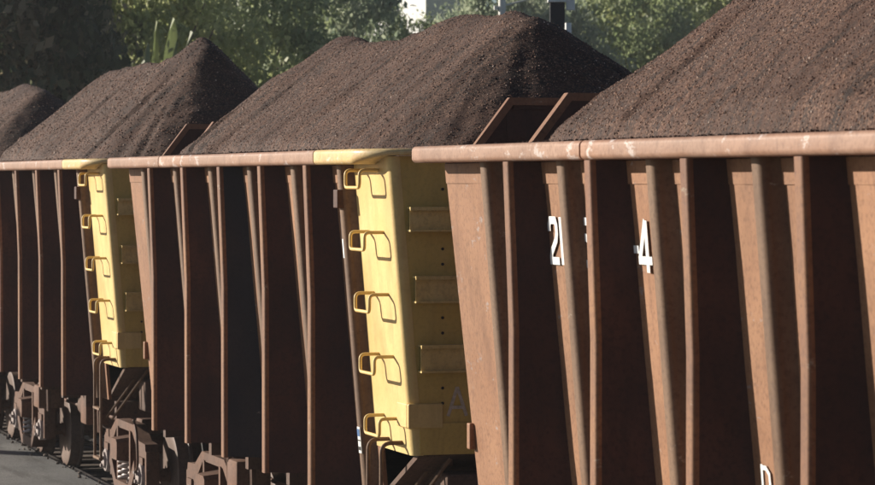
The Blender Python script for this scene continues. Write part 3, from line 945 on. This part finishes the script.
def leaf_mesh(name, seed, rx, rz, n_cl, n_leaf, size, m, spread=0.32, long=1.5):
    rg = np.random.RandomState(seed)
    d = rg.normal(size=(n_cl, 3)); d /= np.linalg.norm(d, axis=1)[:, None]
    rad = rg.uniform(0.35, 1.0, n_cl) ** 0.5
    cen = d * rad[:, None] * np.array([rx, rx, rz]) * rg.uniform(0.86, 1.12, (n_cl, 1))
    crs = rg.uniform(0.6, 1.35, n_cl)
    idx = rg.randint(0, n_cl, n_leaf)
    off = rg.normal(size=(n_leaf, 3)) * (spread * rx * 0.42) * crs[idx][:, None] * np.array([1, 1, 0.75])
    P = cen[idx] + off
    # leaf frames
    a = rg.normal(size=(n_leaf, 3)); a[:, 2] -= 0.25; a /= np.linalg.norm(a, axis=1)[:, None]
    outw = P / np.linalg.norm(P, axis=1)[:, None]
    nn = outw * 0.4 + rg.normal(size=(n_leaf, 3)) * 0.55 + np.array([0, 0, 0.35]) + np.array([to_sun.x, to_sun.y, to_sun.z]) * 0.6
    b = np.cross(nn, a); b /= np.linalg.norm(b, axis=1)[:, None]
    sz = size * rg.uniform(0.6, 1.4, n_leaf)[:, None]
    c = np.cross(a, b)
    v = np.stack([P, P + a * sz * long * 0.5 + b * sz * 0.42 + c * sz * 0.08, P + a * sz * long, P + a * sz * long * 0.5 - b * sz * 0.42 + c * sz * 0.08], 1).reshape(-1, 3)
    me = bpy.data.meshes.new(name)
    me.vertices.add(len(v)); me.vertices.foreach_set('co', v.ravel())
    me.loops.add(n_leaf * 4); me.loops.foreach_set('vertex_index', np.arange(n_leaf * 4))
    me.polygons.add(n_leaf); me.polygons.foreach_set('loop_start', np.arange(n_leaf) * 4)
    me.polygons.foreach_set('loop_total', np.full(n_leaf, 4))
    me.update(calc_edges=True)
    at_ = me.attributes.new('tone', 'FLOAT', 'FACE')
    tone = np.clip(rg.rand(n_cl)[idx] * 0.6 + rg.rand(n_leaf) * 0.5, 0, 1)
    at_.data.foreach_set('value', tone.astype(np.float32))
    me.materials.append(m)
    return me

def b_trunk(h, r, seed, crown_z, crown_r):
    def f(bm):
        rg = random.Random(seed)
        top = Vector((rg.uniform(-0.3, 0.3), rg.uniform(-0.3, 0.3), crown_z))
        pts = [Vector((0, 0, -0.4)), Vector((0.05, 0, 0.6)), top * 0.55, top]
        tube(bm, bend(pts, 1.0, 4), [r * (1.25 - 0.9 * i / 11) for i in range(12)], 10)
        for k in range(7):
            a = k * 0.9 + rg.uniform(-0.3, 0.3)
            s0 = top * rg.uniform(0.45, 0.95)
            e_ = top + Vector((math.cos(a) * crown_r * 0.7, math.sin(a) * crown_r * 0.7, rg.uniform(-0.1, 0.6) * crown_r))
            mid = s0.lerp(e_, 0.5) + Vector((0, 0, -0.25))
            tube(bm, [s0, mid, e_], [r * 0.42, r * 0.28, r * 0.08], 6)
    return f

LM = {}
def tree(px, dist, crown_z, rx, rz, mkey, label, seed, group, size=0.11, leaves=26000, rot=0.0, n_cl=110, yoff=0.0, spread=0.21):
    p = at(px, dist)
    t = thing('broadleaf_tree', label, 'tree', (p.x, p.y, -0.3), group)
    k = (mkey, seed % 3, rx > 3.6, size)
    if k not in LM: LM[k] = leaf_mesh('crown', seed, 3.6, 3.0, n_cl, leaves, size, M[mkey], spread)
    c = link('crown', LM[k], None, t, (0, 0, crown_z + 0.3))
    c.scale = (rx / 3.6, rx / 3.6, rz / 3.0); c.rotation_euler = (0, 0, rot)
    bm = bmesh.new(); b_trunk(crown_z, 0.22, seed, crown_z, rx)(bm)
    obj('trunk', bm, M['bark'], t, smooth=40)
    return t

GT = 'trees behind the train'
# dark trees on the left, their shade put into the leaf colour
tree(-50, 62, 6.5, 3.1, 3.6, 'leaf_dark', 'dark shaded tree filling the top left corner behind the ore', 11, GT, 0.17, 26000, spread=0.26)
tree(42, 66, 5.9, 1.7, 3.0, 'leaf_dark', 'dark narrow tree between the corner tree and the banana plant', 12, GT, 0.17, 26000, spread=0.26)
spec = [
 (140, 73, 6.0, 3.2, 3.6, 'leaf_yel', 'yellowish green tree behind the banana leaves'),
 (228, 81, 6.2, 3.4, 3.6, 'leaf_mid', 'mid green tree above the sharp ore peak'),
 (305, 88, 6.6, 3.6, 3.6, 'leaf_grey', 'greyish green tree left of the pale sky gap'),
 (362, 97, 6.2, 2.1, 3.4, 'leaf_mid', 'green tree at the left rim of the sky gap'),
 (190, 118, 9.0, 4.6, 4.2, 'leaf_grey', 'tall hazy tree standing behind the yellowish one'),
 (265, 126, 9.6, 5.0, 4.4, 'leaf_mid', 'tall tree behind the mid green one near the top'),
 (466, 102, 6.2, 2.0, 2.5, 'leaf_yel', 'low tree below the pale sky gap'),
 (500, 99, 6.7, 2.4, 3.3, 'leaf_grey', 'small rounded tree behind the crest of the middle ore mound'),
 (548, 100, 6.2, 2.6, 3.3, 'leaf_grey', 'greyish tree behind the black signal'),
 (618, 104, 6.6, 3.4, 3.6, 'leaf_mid', 'mid green tree right of the black signal'),
 (700, 108, 7.0, 4.2, 4.0, 'leaf_yel', 'yellowish green tree meeting the biggest ore mound'),
 (655, 132, 10.0, 4.8, 4.4, 'leaf_grey', 'tall tree behind the two trees at the right'),
 (800, 112, 7.4, 4.6, 4.4, 'leaf_mid', 'tree hidden behind the top of the biggest ore mound'),
 (575, 130, 9.4, 3.6, 3.8, 'leaf_mid', 'tall green tree far behind the signal arm'),
]
for i, (px, d, cz, rx, rz, mk, lb) in enumerate(spec):
    tree(px, d, cz, rx, rz, mk, lb, 30 + i, GT, 0.12, 26000, rot=i * 1.3)

# distant treeline closing the view
rng = random.Random(9)
bm = bmesh.new()
hz = leaf_mesh('treeline', 77, 4.0, 3.0, 80, 9000, 0.34, M['leaf_grey'])
def joined_wood():
    V = np.empty(len(hz.vertices) * 3); hz.vertices.foreach_get('co', V); V = V.reshape(-1, 3)
    allv = []
    for k in range(26):
        px = -500 + k * 80 + rng.uniform(-25, 25)
        if 300 < px < 600: continue
        p = at(px, rng.uniform(150, 175)); a = rng.uniform(0, 6); s = rng.uniform(1.1, 1.7)
        rot = np.array([[math.cos(a), -math.sin(a), 0], [math.sin(a), math.cos(a), 0], [0, 0, 1]])
        allv.append((V @ rot.T) * s + np.array([p.x, p.y, rng.uniform(4.0, 6.5)]))
    v = np.vstack(allv); n = len(v) // 4
    me = bpy.data.meshes.new('far_wood')
    me.vertices.add(len(v)); me.vertices.foreach_set('co', v.ravel())
    me.loops.add(n * 4); me.loops.foreach_set('vertex_index', np.arange(n * 4))
    me.polygons.add(n); me.polygons.foreach_set('loop_start', np.arange(n) * 4); me.polygons.foreach_set('loop_total', np.full(n, 4))
    me.update(calc_edges=True)
    at_ = me.attributes.new('tone', 'FLOAT', 'FACE'); at_.data.foreach_set('value', np.random.RandomState(1).rand(n).astype(np.float32))
    me.materials.append(M['leaf_grey'])
    o = bpy.data.objects.new('far_wood', me); col.objects.link(o)
    tag(o, 'hazy far wood closing the view behind the nearer trees', 'wood', kind='stuff')
joined_wood(); bm.free()

# banana plant with upright leaves between the dark tree and the ore
def b_leafblade(L, W, lean, az, z0):
    def f(bm):
        n = 10
        rings = []
        d = Vector((math.cos(az), math.sin(az), 0)); sd_ = Vector((-d.y, d.x, 0))
        for k in range(n + 1):
            t = k / n
            c = d * (lean * t * t * L) + Vector((0, 0, z0 + L * t * (1 - 0.15 * t)))
            w_ = W * (0.06 + math.sin(math.pi * min(1, 0.12 + 0.88 * t)) ** 0.6 * 0.5) * (1 if t < 0.97 else 0.3)
            up = Vector((0, 0, 0.02)) + d * -0.03
            rings.append([c + sd_ * w_ - up * 2, c, c - sd_ * w_ - up * 2, c + up * 0.15])
        loft(bm, rings)
    return f
bp = at(158, 68)
bt = thing('banana_plant', 'banana plant with pale upright leaves beside the dark tree', 'banana plant', (bp.x, bp.y, -0.3))
for (L, W, lean, az, dx) in ((3.5, 0.13, 0.06, 0.2, -0.16), (3.55, 0.27, 0.10, 0.35, 0.22), (3.2, 0.16, 0.16, 0.6, 0.5), (3.0, 0.2, 0.2, 2.6, -0.6), (2.6, 0.34, 0.35, 3.9, 0.0), (2.4, 0.3, 0.45, 5.2, 0.1), (2.7, 0.3, 0.4, 2.5, -0.1)):
    bm = bmesh.new(); b_leafblade(L, W * 1.3, lean, az, 4.15)(bm)
    o = obj('leaf', bm, M['banana'], bt, (dx, dx * 0.5, 0), 60)
bm = bmesh.new(); tube(bm, [(0, 0, -0.2), (0.03, 0, 1.9), (0, 0, 4.4)], [0.16, 0.13, 0.09], 10)
obj('trunk', bm, M['banana'], bt, smooth=50)

# black signal head with white plates
def hz_at(y, dist): return CAM_Z + (180 - y) / 3100.0 * dist
sp = at(557, 42); H = hz_at(0, 42)
st = thing('signal_post', 'black signal head with white plates sticking up behind the middle ore mound', 'signal', (sp.x, sp.y, -0.3))
st.rotation_euler = (0, 0, TH * -1)
ppm = 3100 / 42.0
bm = bmesh.new(); tube(bm, [(0, 0, 0), (0, 0, H - 0.35)], 0.05, 12); obj('pole', bm, M['signal'], st, smooth=40)
bm = bmesh.new(); box(bm, -0.09, 0.09, -0.10, 0.10, H + 0.3 - 0.38, H + 0.3 - 0.04, 0.008); obj('signal_head', bm, M['signal'], st)
bm = bmesh.new(); box(bm, -0.12, 0.12, -0.13, 0.115, H + 0.3 - 0.036, H + 0.3 + 0.16, 0.008); obj('cap', bm, M['white'], st)
bm = bmesh.new(); box(bm, -0.02, 0.02, 0.12, 0.24, H + 0.3 - 0.14, H + 0.3 + 0.2, 0.004); obj('side_plate', bm, M['white'], st)
# pale post with slanting arm
pp = at(502, 52)
pt = thing('lamp_post', 'thin pale post with a slanting arm left of the black signal', 'pole', (pp.x, pp.y, -0.3))
pt.rotation_euler = (0, 0, -TH)
Hp = hz_at(0, 52) + 0.3
bm = bmesh.new(); tube(bm, [(0, 0, 0), (0, 0, Hp + 0.6)], [0.075, 0.06], 12); obj('pole', bm, M['galv'], pt, smooth=40)
bm = bmesh.new(); tube(bm, [(0, -0.1, Hp - 0.13), (0, 0.72, Hp + 0.08)], 0.016, 8); tube(bm, [(0, -0.1, Hp - 0.10), (0, -0.1, Hp - 0.17)], 0.04, 8)
obj('arm', bm, M['galv'], pt, smooth=40)
# white marker stub
bp_ = at(568, 41)
bm = bmesh.new(); lathe(bm, [(0, 0.05), (0.08, 0.05)], n=12)
bm.free()
bm = bmesh.new(); tube(bm, [(0, 0, 0), (0, 0, hz_at(23, 41) + 0.3)], 0.045, 10)
o = obj('marker_post', bm, M['white']); o.location = (bp_.x, bp_.y, -0.3)
tag(o, 'short white marker post peeping over the ore just right of the signal', 'post')

# white house, its wall raised to stand in for the pale sky
hp = at(456, 135)
ht = thing('white_house', 'white walled house with grey roof, raised to stand in for pale sky in the tree gap', 'house', (hp.x, hp.y, -0.3))
ht.rotation_euler = (0, 0, R(18))
zt = hz_at(-45, 135) + 0.3
bm = bmesh.new(); box(bm, -9, 0, -1.6, 1.6, 0, zt - 0.9); obj('wall', bm, M['white'], ht)
bm = bmesh.new()
loft(bm, [[Vector((x, y, z)) for y, z in ((-2.0, zt - 0.897), (2.0, zt - 0.897), (0, zt - 0.1))] for x in (-9.4, 0.4)])
obj('roof', bm, M['concrete'], ht)
for x in (-7.5, -4.5, -1.5):
    for z in (1.4, 4.4):
        bm = bmesh.new(); box(bm, x - 0.5, x + 0.5, -1.63, -1.59, z, z + 1.2)
        w_ = obj('window', bm, M['black'], ht)
        bm = bmesh.new(); box(bm, x - 0.56, x + 0.56, -1.68, -1.602, z - 0.08, z - 0.004); obj('sill', bm, M['concrete'], w_)

# unseen post added to cast the shadow band across the asphalt
bm = bmesh.new(); box(bm, -0.17, 0.17, -0.17, 0.17, 0, 2.55, 0.02)
loft(bm, [[Vector((x * q, y * q, z)) for x, y in ((-0.2, -0.2), (0.2, -0.2), (0.2, 0.2), (-0.2, 0.2))] for q, z in ((1, 2.552), (1, 2.60), (0.3, 2.72))])
o = obj('shadow_post', bm, M['concrete']); o.location = (-41.6, 0.6, 0.082)
tag(o, 'unseen square concrete post added for the shadow it casts across the asphalt', 'post')

# pale air between the train and the far trees
bm = bmesh.new(); box(bm, -215, 40, -60, 110, -1.3, 16.0)
hm = bpy.data.materials.new('haze_air'); hm.use_nodes = True
hn = hm.node_tree; hn.nodes.remove(hn.nodes['Principled BSDF'])
pv_ = hn.nodes.new('ShaderNodeVolumePrincipled')
pv_.inputs['Color'].default_value = (0.92, 0.95, 1.0, 1); pv_.inputs['Density'].default_value = 0.00042
pv_.inputs['Anisotropy'].default_value = 0.2
hn.links.new(pv_.outputs[0], hn.nodes['Material Output'].inputs['Volume'])
tag(obj('haze', bm, hm), kind='stuff')
